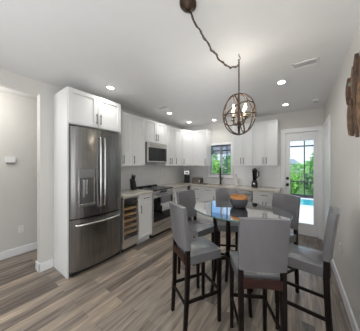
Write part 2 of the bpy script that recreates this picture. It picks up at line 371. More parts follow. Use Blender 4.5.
def upper(label, loc, rotz, w, depth, z0, z1, doors, group='white upper cabinets'):
    t = thing('wall_cabinet', label, 'cabinet', loc, rotz, group)
    MB().box(0, w, .0, depth, z0, z1).obj('carcass', 'cab', t, .002, 1)
    for x0, x1, side in doors:
        d = shaker(x0, x1, z0+.004, z1-.004, 'door', t)
        hx = x0+.030 if side == 'l' else x1-.030
        hz = z0+.045; pull(d, (hx, hz), (hx, hz+min(.135, (z1-z0)*.38)))
    return t
def base(label, loc, rotz, w, depth, fronts, top=.872, ctop=None, group='white base cabinets'):
    t = thing('base_cabinet', label, 'cabinet', loc, rotz, group)
    MB().box(0, w, 0, depth, .10, ctop or top).obj('carcass', 'cab', t, .002, 1)
    MB().box(0, w, .06, depth-.02, 0, .10).obj('toe_kick', 'cab', t)
    for kind, x0, x1, z0, z1, h in fronts:
        d = shaker(x0, x1, z0, z1, kind, t, .045 if kind == 'door' else .034)
        if h == 'c':
            c = (x0+x1)/2; q = min(.065, (x1-x0)*.3); pull(d, (c-q, (z0+z1)/2), (c+q, (z0+z1)/2))
        elif h in 'lr':
            hx = x0+.028 if h == 'l' else x1-.028; pull(d, (hx, z1-.045), (hx, z1-.18))
    return t
RL = PI/2   # rotation of the left run: local x -> +Y, local -y -> +X

# fridge surround
fs = thing('refrigerator_cabinet', 'tall white cabinet with two doors built around the refrigerator', 'cabinet', (-2.30, .889, 0), RL)
MB().box(0, .018, 0, .432, 0, 2.345).obj('side_panel', 'cab', fs, .002, 1)
MB().box(.733, .751, 0, .432, 0, 2.345).obj('side_panel', 'cab', fs, .002, 1)
MB().box(.018, .733, .0, .432, 1.895, 2.345).obj('carcass', 'cab', fs, .002, 1)
for x0, x1, sd in ((.004, .3755, 'r'), (.3755, .747, 'l')):
    d = shaker(x0, x1, 1.90, 2.342, 'door', fs, .055)
    hx = x1-.028 if sd == 'r' else x0+.028; pull(d, (hx, 1.945), (hx, 2.085))

# refrigerator (local x along Y, front bulges towards -y)
FW = .712
rf = thing('refrigerator', 'stainless french door refrigerator with bottom freezer drawer', 'refrigerator', (-2.265, .908, 0), RL)
MB().box(0, FW, .03, .44, .045, 1.862).obj('body', 'black', rf, .004)
def bulge(x0, x1, z0, z1, y0=.028):
    n = 8; pts = [(x0+(x1-x0)*i/n) for i in range(n+1)]
    f = lambda x: -.062*(1-((x-FW/2)/(FW/2))**2)**.75 - .004 if 0 < x < FW else -.004
    ring = lambda z: [(x, f(x), z) for x in pts] + [(x1, y0, z), (x0, y0, z)]
    return MB().loft([ring(z0), ring(z1)], True)
SX = .357
ld = bulge(.002, SX-.002, .722, 1.860).obj('door', 'steel', rf, .006); rd = bulge(SX+.002, FW-.002, .722, 1.860).obj('door', 'steel', rf, .006)
fd = bulge(.002, FW-.002, .075, .708).obj('freezer_drawer', 'steel', rf, .006)
MB().box(.01, FW-.01, .0, .05, .02, .072).obj('toe_grille', 'black', rf)
for d, hx in ((ld, SX-.030), (rd, SX+.030)):
    p = [(hx, -.066, 1.755), (hx, -.098, 1.745), (hx, -.108, 1.60), (hx, -.110, 1.30), (hx, -.108, 1.0), (hx, -.098, .845), (hx, -.066, .835)]
    MB().tube(p, .0105, 8).obj('handle', 'chrome', d)
hp = [(.05, -.030, .642), (.055, -.062, .642)] + [(.055+(FW-.11)*i/8, -.062-.048*(1-((i-4)/4)**2), .642) for i in range(1, 8)] + [(FW-.055, -.062, .642), (FW-.05, -.030, .642)]
MB().tube(hp, .0135, 8).obj('handle', 'chrome', fd)
# water dispenser on the left door
dx0, dx1 = .070, .268
ds = MB().box(dx0, dx1, -.064, -.02, 1.225, 1.335); ds.obj('dispenser_display', mat('dispenser_steel', (.42, .42, .43), .3, .9), ld, .004)
MB().box(dx0, dx0+.012, -.064, -.02, .90, 1.225).box(dx1-.012, dx1, -.064, -.02, .90, 1.225).box(dx0, dx1, -.080, -.02, .865, .90).obj('dispenser_frame', 'steel2', ld, .003)
MB().box(dx0+.012, dx1-.012, -.058, -.02, .90, 1.225).obj('dispenser_recess', mat('dispenser_recess_grey', (.22, .22, .225), .22, .6), ld)
MB().box(dx0+.055, dx0+.072, -.072, -.056, .98, 1.20).box(dx0+.09, dx0+.105, -.072, -.056, 1.02, 1.20).obj('dispenser_lever', 'steel2', ld, .003)

# wine cooler
wc = thing('wine_cooler', 'under-counter wine cooler with wooden shelves and glass door', 'wine cooler', (-2.262, 1.643, 0), RL)
w = .325
cb = MB().box(0, .016, .03, .45, .10, .868).box(w-.016, w, .03, .45, .10, .868).box(.016, w-.016, .43, .45, .10, .868).box(.016, w-.016, .03, .43, .10, .12).box(.016, w-.016, .03, .43, .85, .868)
cb.obj('body', 'dark', wc)
df = MB().box(0, .026, -.012, .026, .175, .868).box(w-.026, w, -.012, .026, .175, .868).box(.026, w-.026, -.012, .026, .842, .868).box(.026, w-.026, -.012, .026, .175, .20)
df = df.obj('door', 'steel2', wc, .003)
MB().box(.026, w-.026, .002, .008, .20, .842).obj('pane', 'cglass', df)
MB().tube([(w-.030, -.012, .80), (w-.030, -.045, .79), (w-.030, -.045, .26), (w-.030, -.012, .25)], .007, 8).obj('handle', 'chrome', df)
MB().box(.026, w-.026, .02, .40, .755, .840).obj('control_box', 'dark', wc)
for k in range(5):
    z = .265 + k*.098
    MB().box(.020, w-.020, .016, .040, z, z+.036).box(.03, w-.03, .040, .40, z+.008, z+.014).obj('shelf', 'rack', wc, .003)
MB().box(0, w, -.004, .03, .055, .170).obj('toe_grille', 'steel2', wc, .003)
MB().box(.01, w-.01, .03, .42, 0, .10).obj('plinth', 'dark', wc)

base('slim white base cabinet between wine cooler and range', (-2.26, 1.970, 0), RL, .310, .46,
     [('drawer', 0, .310, .735, .868, 'c'), ('door', 0, .310, .105, .732, 'l')])

# range
rg = thing('range', 'stainless slide-in range with black glass oven door', 'stove', (-2.25, 2.285, 0), RL)
w = .612
MB().box(0, w, .01, .47, .06, .895).obj('body', 'steel2', rg, .003)
ck = MB().box(-.002, w+.002, -.02, .475, .896, .916).obj('cooktop', 'blackglass', rg, .004)
for cx, cy, r in ((.16, .12, .095), (.45, .12, .075), (.16, .34, .07), (.45, .34, .09)):
    MB().lathe([(r, 0), (r, .0012), (r-.006, .0012), (r-.006, 0)], (cx, cy, .916), 28).obj('burner_ring', 'slot', ck)
MB().box(0, w, .440, .478, .916, .945).obj('rear_vent', 'black', rg, .004)
cp = MB().add([(0,-.018,.835),(w,-.018,.835),(w,-.034,.893),(0,-.034,.893),(0,.02,.835),(w,.02,.835),(w,.02,.893),(0,.02,.893)],
              [(0,1,2,3),(4,7,6,5),(0,4,5,1),(3,2,6,7),(0,3,7,4),(1,5,6,2)]).obj('control_panel', 'steel2', rg, .003)
MB().box(.21, .40, -.034, -.022, .848, .882).obj('display', 'blackglass', cp)
for x in (.06, .125, .49, .55): MB().cyl((x, -.025, .864), (x, -.055, .862), .019, .016, 16).obj('knob', 'steel2', cp)
od = MB().box(0, w, -.028, .008, .225, .832).obj('oven_door', 'steel2', rg, .004)
MB().box(.018, w-.018, -.032, -.026, .305, .755).obj('oven_window', 'blackglass', od, .003)
MB().tube([(.035, -.028, .792), (.035, -.072, .792), (w-.035, -.072, .792), (w-.035, -.028, .792)], .0115, 10).obj('handle', 'chrome', od)
MB().box(0, w, -.026, .008, .070, .218).box(.03, w-.03, -.032, -.024, .185, .200).obj('storage_drawer', 'steel2', rg, .004)
MB().box(.02, w-.02, .03, .45, 0, .06).obj('plinth', 'black', rg)
# towel over the handle
def towel():
    n = 10; rings = []
    prof = [(-.056, .60), (-.058, .70), (-.058, .79), (-.064, .806), (-.072, .8085), (-.081, .806), (-.088, .79), (-.089, .70), (-.090, .60), (-.092, .500)]
    x0, x1 = .185, .450
    m = MB(); vs = []; 
    for t in (0, .004):
        for (y, z) in prof:
            for i in range(n+1):
                u = i/n; wv = .003*math.sin(u*PI*5)*min(1, (.81-z)*8)
                yy = y + (t if y > -.072 else -t) + wv; zz = z + (t if z > .80 else 0)
                vs.append((x0+(x1-x0)*u*(1-.04*(.81-z)) , yy, zz))
    P = len(prof); A = n+1; fs = []
    for t in range(2):
        for i in range(P-1):
            for j in range(n): q = t*P*A+i*A+j; fs.append((q, q+1, q+A+1, q+A))
    for i in range(P-1):
        for j in (0, n): q = i*A+j; fs.append((q, q+A, q+A+P*A, q+P*A))
    for j in range(n):
        for i in (0, P-1): q = i*A+j; fs.append((q, q+1, q+1+P*A, q+P*A))
    m.add(vs, fs, True); return m
tag(towel().obj('dish_towel', 'towel', None, 0, 2, (-2.25, 2.285, 0), RL), 'grey dish towel with white end over the oven handle', 'towel')

base('white base cabinet right of the range near the corner', (-2.26, 2.903, 0), RL, .62, .46,
     [('drawer', 0, .42, .735, .868, 'c'), ('door', 0, .42, .105, .732, 'l')])
YC = 3.62
base('white drawer base cabinet left of the sink cabinet', (-2.235, YC, 0), 0, .342, .48,
     [('drawer', .04, .342, .735, .868, 'c'), ('drawer', .04, .342, .425, .732, 'c'), ('drawer', .04, .342, .105, .422, 'c')])
base('white sink base cabinet with two doors under the window', (-1.891, YC, 0), 0, .665, .48,
     [('drawer', 0, .333, .735, .868, 'c'), ('drawer', .333, .665, .735, .868, 'c'), ('door', 0, .333, .105, .732, 'r'), ('door', .333, .665, .105, .732, 'l')], ctop=.725)
dw = thing('dishwasher', 'stainless dishwasher right of the sink cabinet', 'dishwasher', (-1.222, YC, 0))
MB().box(0, .458, 0, .48, .10, .870).obj('body', 'black', dw)
dd = MB().box(.003, .455, -.024, 0, .115, .795).obj('door', 'steel', dw, .004)
MB().box(.003, .455, -.024, 0, .800, .868).obj('control_strip', 'steel', dw, .003)
MB().tube([(.05, -.024, .765), (.05, -.058, .765), (.408, -.058, .765), (.408, -.024, .765)], .009, 8).obj('handle', 'chrome', dd)
MB().box(.02, .44, .05, .46, 0, .10).obj('plinth', 'black', dw)
base('white base cabinet with drawer beside the patio door', (-.760, YC, 0), 0, .435, .48,
     [('drawer', 0, .435, .735, .868, 'c'), ('door', 0, .2175, .105, .732, 'r'), ('door', .2175, .435, .105, .732, 'l')])

# countertops
tag(box(XL+.009, -2.215, 1.642, 2.281, .874, .912).obj('countertop', 'counter', None, .005), 'short pale stone countertop over the wine cooler', 'countertop')
SKX0, SKX1, SKY0, SKY1 = -1.86, -1.42, 3.70, 3.98
ct = MB()
# one continuous L-shaped slab with the sink cut-out
def slab(mb, polys):
    for x0, x1, y0, y1 in polys: mb.box(x0, x1, y0, y1, .874, .912)
slab(ct, [(XL+.009, -2.215, 2.902, 3.575), (XL+.009, SKX0, 3.575, YB-.009), (SKX0, SKX1, 3.575, SKY0), (SKX0, SKX1, SKY1, YB-.009), (SKX1, -.300, 3.575, YB-.009)])
tag(ct.obj('countertop', 'counter'), 'long pale stone countertop turning the corner to the sink', 'countertop')
sk = MB()
for a in ((SKX0-.012, SKX0, SKY0-.012, SKY1+.012, .74, .8735), (SKX1, SKX1+.012, SKY0-.012, SKY1+.012, .74, .8735), (SKX0, SKX1, SKY0-.012, SKY0, .74, .8735), (SKX0, SKX1, SKY1, SKY1+.012, .74, .8735), (SKX0-.012, SKX1+.012, SKY0-.012, SKY1+.012, .73, .742)): sk.box(*a)
t = thing('sink', 'stainless undermount sink under the kitchen window', 'sink', (0, 0, 0)); sk.obj('basin', 'steel2', t); MB().cyl((-1.64, 3.84, .742), (-1.64, 3.84, .746), .035).obj('drain', 'pull', t)

# upper cabinets, left wall
ZU, ZT = 1.37, 2.30
UX = -2.45; UD = UX - XL
upper('two-door wall cabinet between refrigerator and microwave', (UX, 1.645, 0), RL, .645, UD, ZU, ZT, [(.11, .330, 'l'), (.330, .645, 'l')])
upper('short two-door wall cabinet above the microwave', (UX, 2.293, 0), RL, .612, UD, 1.845, ZT, [(0, .306, 'r'), (.306, .612, 'l')])
upper('two-door wall cabinet right of the microwave', (UX, 2.908, 0), RL, .332, UD, ZU, ZT, [(0, .166, 'r'), (.166, .332, 'l')])
upper('single-door wall cabinet left of the corner cabinet', (UX, 3.243, 0), RL, .327, UD, ZU, ZT, [(0, .327, 'l')])
# diagonal corner
cc = thing('wall_cabinet', 'diagonal corner wall cabinet above the coffee maker', 'cabinet', (0, 0, 0), 0, 'white upper cabinets')
P = [(UX, 3.574), (-2.275, 3.865), (-2.275, YB-.001), (XL+.001, YB-.001), (XL+.001, 3.574)]
MB().loft([[(x, y, ZU) for x, y in P], [(x, y, ZT) for x, y in P]]).obj('carcass', 'cab', cc, .002, 1)
a = Vector((UX+.006, 3.574, 0)); bb = Vector((-2.269, 3.865, 0)); L_ = (bb-a).length; ang = math.atan2(bb.y-a.y, bb.x-a.x)
d = shaker(0, L_, ZU+.004, ZT-.004, 'door', cc); d.location = a; d.rotation_euler = (0, 0, ang)
pull(d, (.03, ZU+.045), (.03, ZU+.18))
# back wall uppers
YU = 3.865; UDB = YB-YU-.001
upper('single-door wall cabinet left of the kitchen window', (-2.272, YU, 0), 0, .380, UDB, ZU, ZT, [(0, .380, 'r')])
upper('two-door wall cabinet right of the kitchen window', (-1.245, YU, 0), 0, .440, UDB, ZU, ZT, [(0, .22, 'r'), (.22, .44, 'l')])
upper('two-door wall cabinet beside the patio door', (-.803, YU, 0), 0, .455, UDB, ZU, ZT, [(0, .2275, 'r'), (.2275, .455, 'l')])

# microwave
mw = thing('microwave', 'stainless over-the-range microwave with dark glass front', 'microwave', (-2.43, 2.295, 0), RL)
w = .606
MB().box(0, w, 0, .30, 1.435, 1.842).obj('body', 'black', mw, .003)
md = MB().box(.012, w, -.030, 0, 1.440, 1.838).obj('door', 'steel2', mw, .005)
MB().box(.050, w-.014, -.034, -.028, 1.472, 1.742).obj('door_window', 'blackglass', md, .004)
MB().box(.10, w-.06, -.036, -.028, 1.755, 1.815).obj('vent_grille', mat('vent_steel', (.55, .52, .49), .35, 1), mw, .002)
MB().tube([(.09, -.03, 1.456), (.09, -.042, 1.456), (w-.06, -.042, 1.456), (w-.06, -.03, 1.456)], .004, 8).obj('handle', 'chrome', md)

# ------------------------------------------------------------------ counter things
CZ = .912
kb = thing('knife_block', 'black knife block on the counter beside the range', 'knife block', (-2.62, 2.165, CZ), RL)
MB().add([(-.035,-.05,0),(.035,-.05,0),(.035,.06,0),(-.035,.06,0),(-.035,-.01,.17),(.035,-.01,.17),(.035,.08,.21),(-.035,.08,.21)],
         [(3,2,1,0),(4,5,6,7),(0,1,5,4),(1,2,6,5),(2,3,7,6),(3,0,4,7)]).obj('block', 'black', kb, .004)
for i, (x, y, z) in enumerate(((-.02, .0, .178), (.005, .0, .178), (.022, .02, .185), (-.015, .035, .19), (.012, .045, .195), (-.002, .065, .205))):
    MB().beam((x, y, z-.01), (x, y-.03, z+.075+.01*(i % 3)), .013, .019).obj('knife_handle', 'black', kb, .003)
cm = thing('coffee_maker', 'black and steel drip coffee maker in the counter corner', 'coffee maker', (-2.49, 3.86, CZ), math.radians(28))
MB().box(-.075, .075, -.085, .085, 0, .035).obj('base', 'black', cm, .008)
MB().box(-.075, .075, .025, .085, .035, .25).obj('tower', 'black', cm, .006)
MB().box(-.078, .078, -.085, .087, .225, .335).obj('brew_head', 'steel2', cm, .012)
MB().box(-.05, .05, -.0875, -.08, .255, .29).obj('display', 'blackglass', cm)
ca = MB().lathe([(.045, .038), (.058, .06), (.060, .12), (.045, .185), (.038, .20)], (0, -.03, 0), 20).obj('carafe', 'blackglass', cm)
MB().tube([(0, -.086, .17), (0, -.115, .165), (0, -.115, .09), (0, -.088, .08)], .008, 8).obj('carafe_handle', 'black', ca)
tt = thing('toaster', 'brushed steel two-slot toaster on the corner counter', 'toaster', (-2.15, 3.85, CZ), 0)
MB().box(-.125, .125, -.075, .075, .012, .165).obj('body', 'toast', tt, .025, 4)
MB().box(-.127, -.085, -.072, .072, .008, .150).obj('end_cap', 'black', tt, .01); MB().box(.085, .127, -.072, .072, .008, .150).obj('end_cap', 'black', tt, .01)
MB().box(-.08, .08, -.038, -.014, .160, .167).box(-.08, .08, .014, .038, .160, .167).obj('slot', 'black', tt)
MB().box(.125, .145, -.018, .018, .10, .115).obj('lever', 'black', tt, .003)
fc = thing('faucet', 'tall black pull-down faucet behind the sink', 'faucet', (-1.60, 4.03, CZ))
MB().cyl((0, 0, 0), (0, 0, .018), .028).obj('base', 'black', fc)
MB().cyl((0, 0, .018), (0, 0, .20), .020).obj('body', 'black', fc)
fx_, fy_ = .30, -.954
pth = [(0, 0, .20), (0, 0, .37)] + [(fx_*.062*(1-math.cos(PI*i/8)), fy_*.062*(1-math.cos(PI*i/8)), .37+.062*math.sin(PI*i/8)) for i in range(1, 9)] + [(fx_*.124, fy_*.124, .32)]
MB().tube(pth, .0125, 10).obj('gooseneck', 'black', fc)
MB().cyl((fx_*.124, fy_*.124, .32), (fx_*.124, fy_*.124, .17), .016, .019).obj('spray_head', 'black', fc)
MB().tube([(.015, 0, .12), (.05, -.005, .135), (.075, -.01, .175)], .008, 8).obj('lever', 'black', fc)
tr = thing('sponge_tray', 'small dark flat tray on the counter left of the sink', 'tray', (-1.928, 3.83, CZ))
MB().lathe([(.001, .006), (.052, .006), (.060, .016), (.065, .016), (.056, 0), (.001, 0)], (0, 0, 0), 24, 1, .8).obj('dish', 'black', tr)
MB().box(-.03, .025, -.022, .022, .006, .026).obj('sponge', 'slot', tr, .004)
sp_ = thing('soap_dispenser', 'slim white soap dispenser right of the sink', 'soap dispenser', (-1.195, 4.02, CZ))
MB().lathe([(.028, 0), (.030, .01), (.030, .15), (.024, .175), (.010, .185), (.010, .20)], (0, 0, 0), 18).obj('bottle', 'soap', sp_)
MB().cyl((0, 0, .20), (0, 0, .25), .006).tube([(0, 0, .25), (-.012, -.012, .256), (-.035, -.03, .25)], .006, 8).obj('pump', 'pull', sp_)
bd = thing('blender', 'tall black blender on the counter under the right cabinets', 'blender', (-.775, 3.87, CZ), 0)
MB().lathe([(.062, 0), (.066, .012), (.060, .05)], (0, 0, 0), 20).obj('base_ring', 'black', bd)
MB().lathe([(.062, .05), (.060, .09), (.048, .14), (.046, .15)], (0, 0, 0), 20).obj('motor_base', 'black', bd)
MB().box(-.02, .02, -.064, -.052, .07, .10).obj('dial_panel', 'steel2', bd, .003)
jr = MB().lathe([(.036, .15), (.040, .17), (.050, .36)], (0, 0, 0), 20).obj('jar', 'carafe', bd)
MB().tube([(.045, 0, .345), (.078, 0, .34), (.080, 0, .25), (.040, 0, .20)], .011, 8).obj('handle', 'black', jr)
MB().lathe([(.052, .36), (.054, .385), (.03, .39), (.028, .41), (.001, .412)], (0, 0, 0), 20).obj('lid', 'black', bd)

# outlets and switches
def outlet(name, label, cat, loc, rotz, two=True):
    t = thing(name, label, cat, loc, rotz)
    MB().box(-.032, .032, -.007, .002, -.058, .058).obj('cover_plate', 'plastic', t, .003)
    for z in (-.026, .026) if two else (0,):
        r = MB().box(-.014, .014, -.010, -.006, z-.018, z+.018) if two else MB().box(-.016, .016, -.012, -.006, -.033, .033)
        r.obj('receptacle' if two else 'rocker', 'plastic', t, .003)
    if two: MB().box(-.006, -.003, -.011, -.009, .020, .034).box(.003, .006, -.011, -.009, .020, .034).box(-.006, -.003, -.011, -.009, -.034, -.020).box(.003, .006, -.011, -.009, -.034, -.020).obj('slot', 'slot', t)
    return t
outlet('wall_outlet', 'white outlet low on the hall wall', 'outlet', (XH, .73, .385), RL)
outlet('wall_outlet', 'white outlet in the backsplash right of the range', 'outlet', (XL+.008, 3.115, 1.27), RL)
outlet('wall_outlet', 'white outlet in the backsplash left of the blender', 'outlet', (-1.045, YB-.008, 1.165), 0)
outlet('wall_outlet', 'white outlet low on the right wall', 'outlet', (XR, 2.56, .46), -PI/2)
ts = thing('thermostat', 'white wall control box on the hall wall', 'thermostat', (XH, .61, 1.46), RL)
MB().box(-.055, .055, -.030, 0, -.035, .050).obj('housing', 'plastic', ts, .004); MB().box(-.045, .045, -.022, 0, -.062, -.035).obj('lower_flap', 'slot', ts, .003)

# ------------------------------------------------------------------ ceiling fittings
def can(x, y, label):
    t = thing('recessed_light', label, 'ceiling light', (x, y, H), 0, 'recessed ceiling lights')
    MB().lathe([(.062, 0), (.062, -.006), (.050, -.008), (.048, 0)], (0, 0, 0), 28, .85, 1).obj('trim_ring', 'plastic', t)
    MB().lathe([(.001, -.002), (.047, -.002), (.047, 0), (.001, 0)], (0, 0, 0), 28, .85, 1).obj('lens', 'can', t)
    l = light('can_lamp', 'SPOT', (x, y, H-.02), CAN_W, (1, .985, .95), spot_size=math.radians(150), spot_blend=1.0, shadow_soft_size=.05)
    return t
for x, y, lb in ((-2.154, 1.372, 'round recessed light above the refrigerator'), (-2.2, 2.746, 'round recessed light in front of the range and microwave'),
                 (-2.25, 3.60, 'round recessed light near the back left corner'), (-1.66, 3.78, 'round recessed light in front of the kitchen window'),
                 (-.187, 2.567, 'large bright recessed light right of the orb chandelier, beside the long air vent'), (-.197, 3.554, 'round recessed light in front of the patio door')):
    can(x, y, lb)
for x, y in CANS_BEHIND:
    light('can_lamp', 'SPOT', (x, y, H-.02), CAN_W, (1, .985, .95), spot_size=math.radians(150), spot_blend=1.0, shadow_soft_size=.05)
light('hall_fill', 'POINT', (XH+.38, .1, 2.2), 4.8, (1, .97, .93), shadow_soft_size=.12)  # added unseen lamp that brightens the hall
def vent(name, label, loc, lx, ly, n, rot=0):
    t = thing(name, label, 'air vent', loc, rot)
    MB().box(-lx, lx, -ly, -ly+.018, -.010, 0).box(-lx, lx, ly-.018, ly, -.010, 0).box(-lx, -lx+.018, -ly, ly, -.010, 0).box(lx-.018, lx, -ly, ly, -.010, 0).obj('frame', 'plastic', t, .002)
    MB().box(-lx+.018, lx-.018, -ly+.018, ly-.018, -.001, .0).obj('duct_shadow', 'slot', t)
    for i in range(n):
        y = -ly+.022 + (2*ly-.044)*(i+.5)/n
        MB().beam((-lx+.018, y, -.006), (lx-.018, y, -.006), .010, .002, (0, 1, .8)).obj('slat', 'plastic', t)
    return t
vent('air_vent', 'long white air vent in the ceiling near the right wall', (.052, 2.245, H), .115, .062, 5, 0)
vent('air_vent', 'small grey air vent in the ceiling above the range', (-2.102, 2.40, H), .09, .055, 5, 0)
sd = thing('smoke_detector', 'small round smoke detector above the patio door', 'smoke detector', (.225, 3.60, H))
MB().lathe([(.062, 0), (.062, -.012), (.05, -.026), (.001, -.028)], (0, 0, 0), 24, .85, 1).obj('housing', 'plastic', sd)
MB().lathe([(.034, -.0265), (.036, -.031), (.026, -.031), (.026, -.0265)], (0, 0, 0), 20, .85, 1).obj('vent_ring', 'slot', sd)

# ------------------------------------------------------------------ orb chandelier
OC = Vector((-.48, 1.683, 1.882)); RXY, RZ = .152, .203
pl = thing('chandelier', 'bronze orb chandelier with candle bulbs hung by a swagged chain over the table', 'chandelier', OC)
def ring(nrm, r=1.0, tw=.008, axis=0):
    nrm = Vector(nrm).normalized(); a = nrm.orthogonal().normalized(); b_ = nrm.cross(a)
    pts = [(a*math.cos(2*PI*i/40)+b_*math.sin(2*PI*i/40))*r for i in range(40)]
    return MB().tube([(p.x*RXY, p.y*RXY*1.05, p.z*RZ) for p in pts], tw, 6, True)
for nrm, r in (((1, .25, 0), 1.0), ((-.2, 1, 0), .985), ((.75, -.66, 0), .97), ((.05, -.15, 1), .99), ((-.42, .15, 1), .97), ((.95, .35, .35), .96)):
    ring(nrm, r, .0062).obj('orb_ring', 'bronze2', pl)
MB().cyl((0, 0, -.13), (0, 0, .20), .006, .006, 8).ball((0, 0, -.085), .020, 8).ball((0, 0, .20), .013, 8).lathe([(.001, -.15), (.012, -.14), (.016, -.125), (.004, -.11)], (0, 0, 0), 10).obj('stem', 'bronze2', pl)
for k in range(4):
    a = PI/4 + k*PI/2 + .35; ex, ey = .075*math.cos(a), .075*math.sin(a)
    MB().tube([(0, 0, -.085), (ex*.4, ey*.4, -.105), (ex*.85, ey*.85, -.095), (ex, ey, -.055)], .0045, 6).lathe([(.004, -.055), (.020, -.045), (.021, -.040), (.006, -.040)], (ex, ey, 0), 12).obj('arm', 'bronze2', pl)
    cs_ = MB().cyl((ex, ey, -.04), (ex, ey, .022), .0085, .0085, 10).obj('candle_sleeve', 'candle', pl)
    MB().lathe([(.004, .022), (.011, .038), (.012, .048), (.007, .066), (.001, .082)], (ex, ey, 0), 10).obj('bulb', 'bulb', cs_)
    light('candle_lamp', 'POINT', OC + Vector((ex, ey, .050)), 7.5, (1, .93, .83), shadow_soft_size=.012)
# canopy, hook and chain
CP = Vector((-.609, .958, H)) - OC
MB().lathe([(.060, 0), (.060, -.012), (.052, -.022), (.026, -.030), (.020, -.045), (.001, -.047)], CP, 28, .9, 1.05).obj('canopy', 'bronze', pl)
HK = Vector((0, 0, H-OC.z))
MB().tube([HK, HK+Vector((0, 0, -.02)), HK+Vector((.01, 0, -.035)), HK+Vector((.012, 0, -.05)), HK+Vector((0, 0, -.062)), HK+Vector((-.012, 0, -.052))], .0035, 6).obj('hook', 'bronze', pl)
def chain(pts, name):
    # alternating oval links along a polyline, resampled by length
    P = [Vector(p) for p in pts]; seg = [(P[i+1]-P[i]).length for i in range(len(P)-1)]; T = sum(seg); n = max(2, int(T/.0185)); m = MB()
    def at(s):
        i = 0
        while i < len(seg)-1 and s > seg[i]: s -= seg[i]; i += 1
        return P[i].lerp(P[i+1], min(1, s/seg[i]))
    for k in range(n):
        c = at((k+.5)*T/n); d = (at(min(T, (k+.6)*T/n))-at((k+.4)*T/n)).normalized()
        s_ = d.cross(Vector((.3, .9, .1))).normalized(); u = d.cross(s_).normalized(); q = s_ if k % 2 else u
        m.tube([c + d*(.0138*math.cos(2*PI*j/10)) + q*(.0070*math.sin(2*PI*j/10)) for j in range(10)], .0024, 5, True)
    return m.obj(name, 'bronze', pl)
chain([Vector((0, 0, .21)), HK+Vector((0, 0, -.06))], 'drop_chain')
A_ = CP+Vector((0, 0, -.047)); B_ = HK+Vector((-.004, 0, -.105))
sw_ = []
for i in range(25):
    u = i/24; p = A_.lerp(B_, u); p.z -= .125*4*u*(1-u)*(.66+.68*u); p += Vector((.006*math.sin(i*1.9), .006*math.cos(i*2.3), .004*math.sin(i*1.3))); sw_.append(p)
chain(sw_, 'swag_chain')
MB().tube([p + Vector((.003*math.sin(i), .003*math.cos(i*1.7), -.002)) for i, p in enumerate(sw_)], .0024, 5).obj('cord', 'bronze2', pl)

# ------------------------------------------------------------------ wall art on the right wall
wa = thing('wall_art', 'round sculpture of overlapping carved brown wood slabs on the right wall', 'wall art', (XR, 1.735, 1.885))
rnd = random.Random(3)
for k, (y, z, h, w_, lay, m_) in enumerate(((.325, -.04, .21, .040, 0, 'drift'), (.275, -.10, .34, .055, 1, 'drift2'), (.235, .115, .23, .045, 2, 'drift'), (.20, -.06, .40, .06, 0, 'drift'),
        (.155, .14, .32, .055, 1, 'drift2'), (.125, -.14, .32, .06, 2, 'drift'), (.075, .10, .44, .06, 0, 'drift2'), (.04, -.13, .38, .06, 1, 'drift'), (-.005, .12, .40, .065, 2, 'drift'),
        (-.045, -.12, .42, .06, 0, 'drift2'), (-.09, .12, .38, .06, 1, 'drift'), (-.13, -.12, .36, .06, 2, 'drift2'), (-.175, .10, .34, .06, 0, 'drift'), (-.215, -.08, .32, .055, 1, 'drift2'), (-.26, .04, .30, .055, 2, 'drift'), (-.30, -.02, .22, .045, 0, 'drift2'))):
    y *= .90; z *= .92; h *= .93; w_ *= 1.0
    n = 12; rings = []; x1 = -.012-.016*lay
    for i in range(n+1):
        t_ = i/n; ww = w_*(math.sin(PI*(.05+.90*t_))**.95)*(1+.12*rnd.uniform(-1, 1)); zz = z+h*(t_-.5); yy = y+.012*math.sin(t_*3+k)
        th = .010+.012*math.sin(PI*t_)
        rings.append([(0 if lay == 0 else x1+.012, yy-ww/2, zz), (x1-.3*th, yy-ww/2, zz), (x1-th, yy-ww*.15, zz), (x1-th*.8, yy+ww*.2, zz), (x1-.2*th, yy+ww/2, zz), (0 if lay == 0 else x1+.012, yy+ww/2, zz)])
    MB().loft(rings, True, False).obj('wood_slab', m_, wa)
for y, z in ((.245, .045), (.20, .17), (.15, -.05), (.05, .05)):
    MB().ball((-.042, y*.9, z*.9), .013, 8, .8, 1, 1.4).obj('patina_stud', 'patina', wa)
MB().lathe([(.001, 0), (.26, 0), (.26, .008), (.001, .008)], (0, 0, 0), 24).obj('backing_disc', 'dark', wa).rotation_euler = (0, -PI/2, 0)

# ------------------------------------------------------------------ dining table
TC = Vector((-.545, 1.86, 0)); TA, TB = .50, .42
tb = thing('dining_table', 'round glass-topped counter-height table with dark curved legs', 'table', TC)
n = 64
top = MB()
ring_ = lambda r, z: [((TA*r)*math.cos(2*PI*i/n), (TB*r)*math.sin(2*PI*i/n), z) for i in range(n)]
top.loft([ring_(.988, .898), ring_(.988, .910)], True); tp = top.obj('glass_top', 'tglass', tb)
MB().loft([ring_(.988, .8982), ring_(1, .900), ring_(1, .908), ring_(.988, .9098)], False, True).obj('glass_edge', 'tedge', tp)
LO = [(-.19, -.16), (.10, .09), (-.14, .09), (.155, -.19)]
for i, (x, y) in enumerate(LO):
    prof = [(0, 1.18, .026), (.15, 1.08, .028), (.35, .98, .036), (.52, .93, .040), (.68, .95, .036), (.82, 1.04, .026), (.885, 1.14, .022)]
    rings = []
    for z, q, w_ in prof:
        c = Vector((x*q, y*q, z)); rd_ = Vector((x, y, 0)).normalized(); sd_ = Vector((-rd_.y, rd_.x, 0))
        rings.append([c+rd_*(a*w_*.55)+sd_*(b_*w_*.5) for a, b_ in ((-1, -1), (1, -1), (1, 1), (-1, 1))])
    lg = MB().loft(rings).obj('leg', 'espresso', tb, .004)
    MB().cyl((x*1.14, y*1.14, .885), (x*1.14, y*1.14, .898), .022, .022, 14).obj('glass_pad', 'chrome', lg)
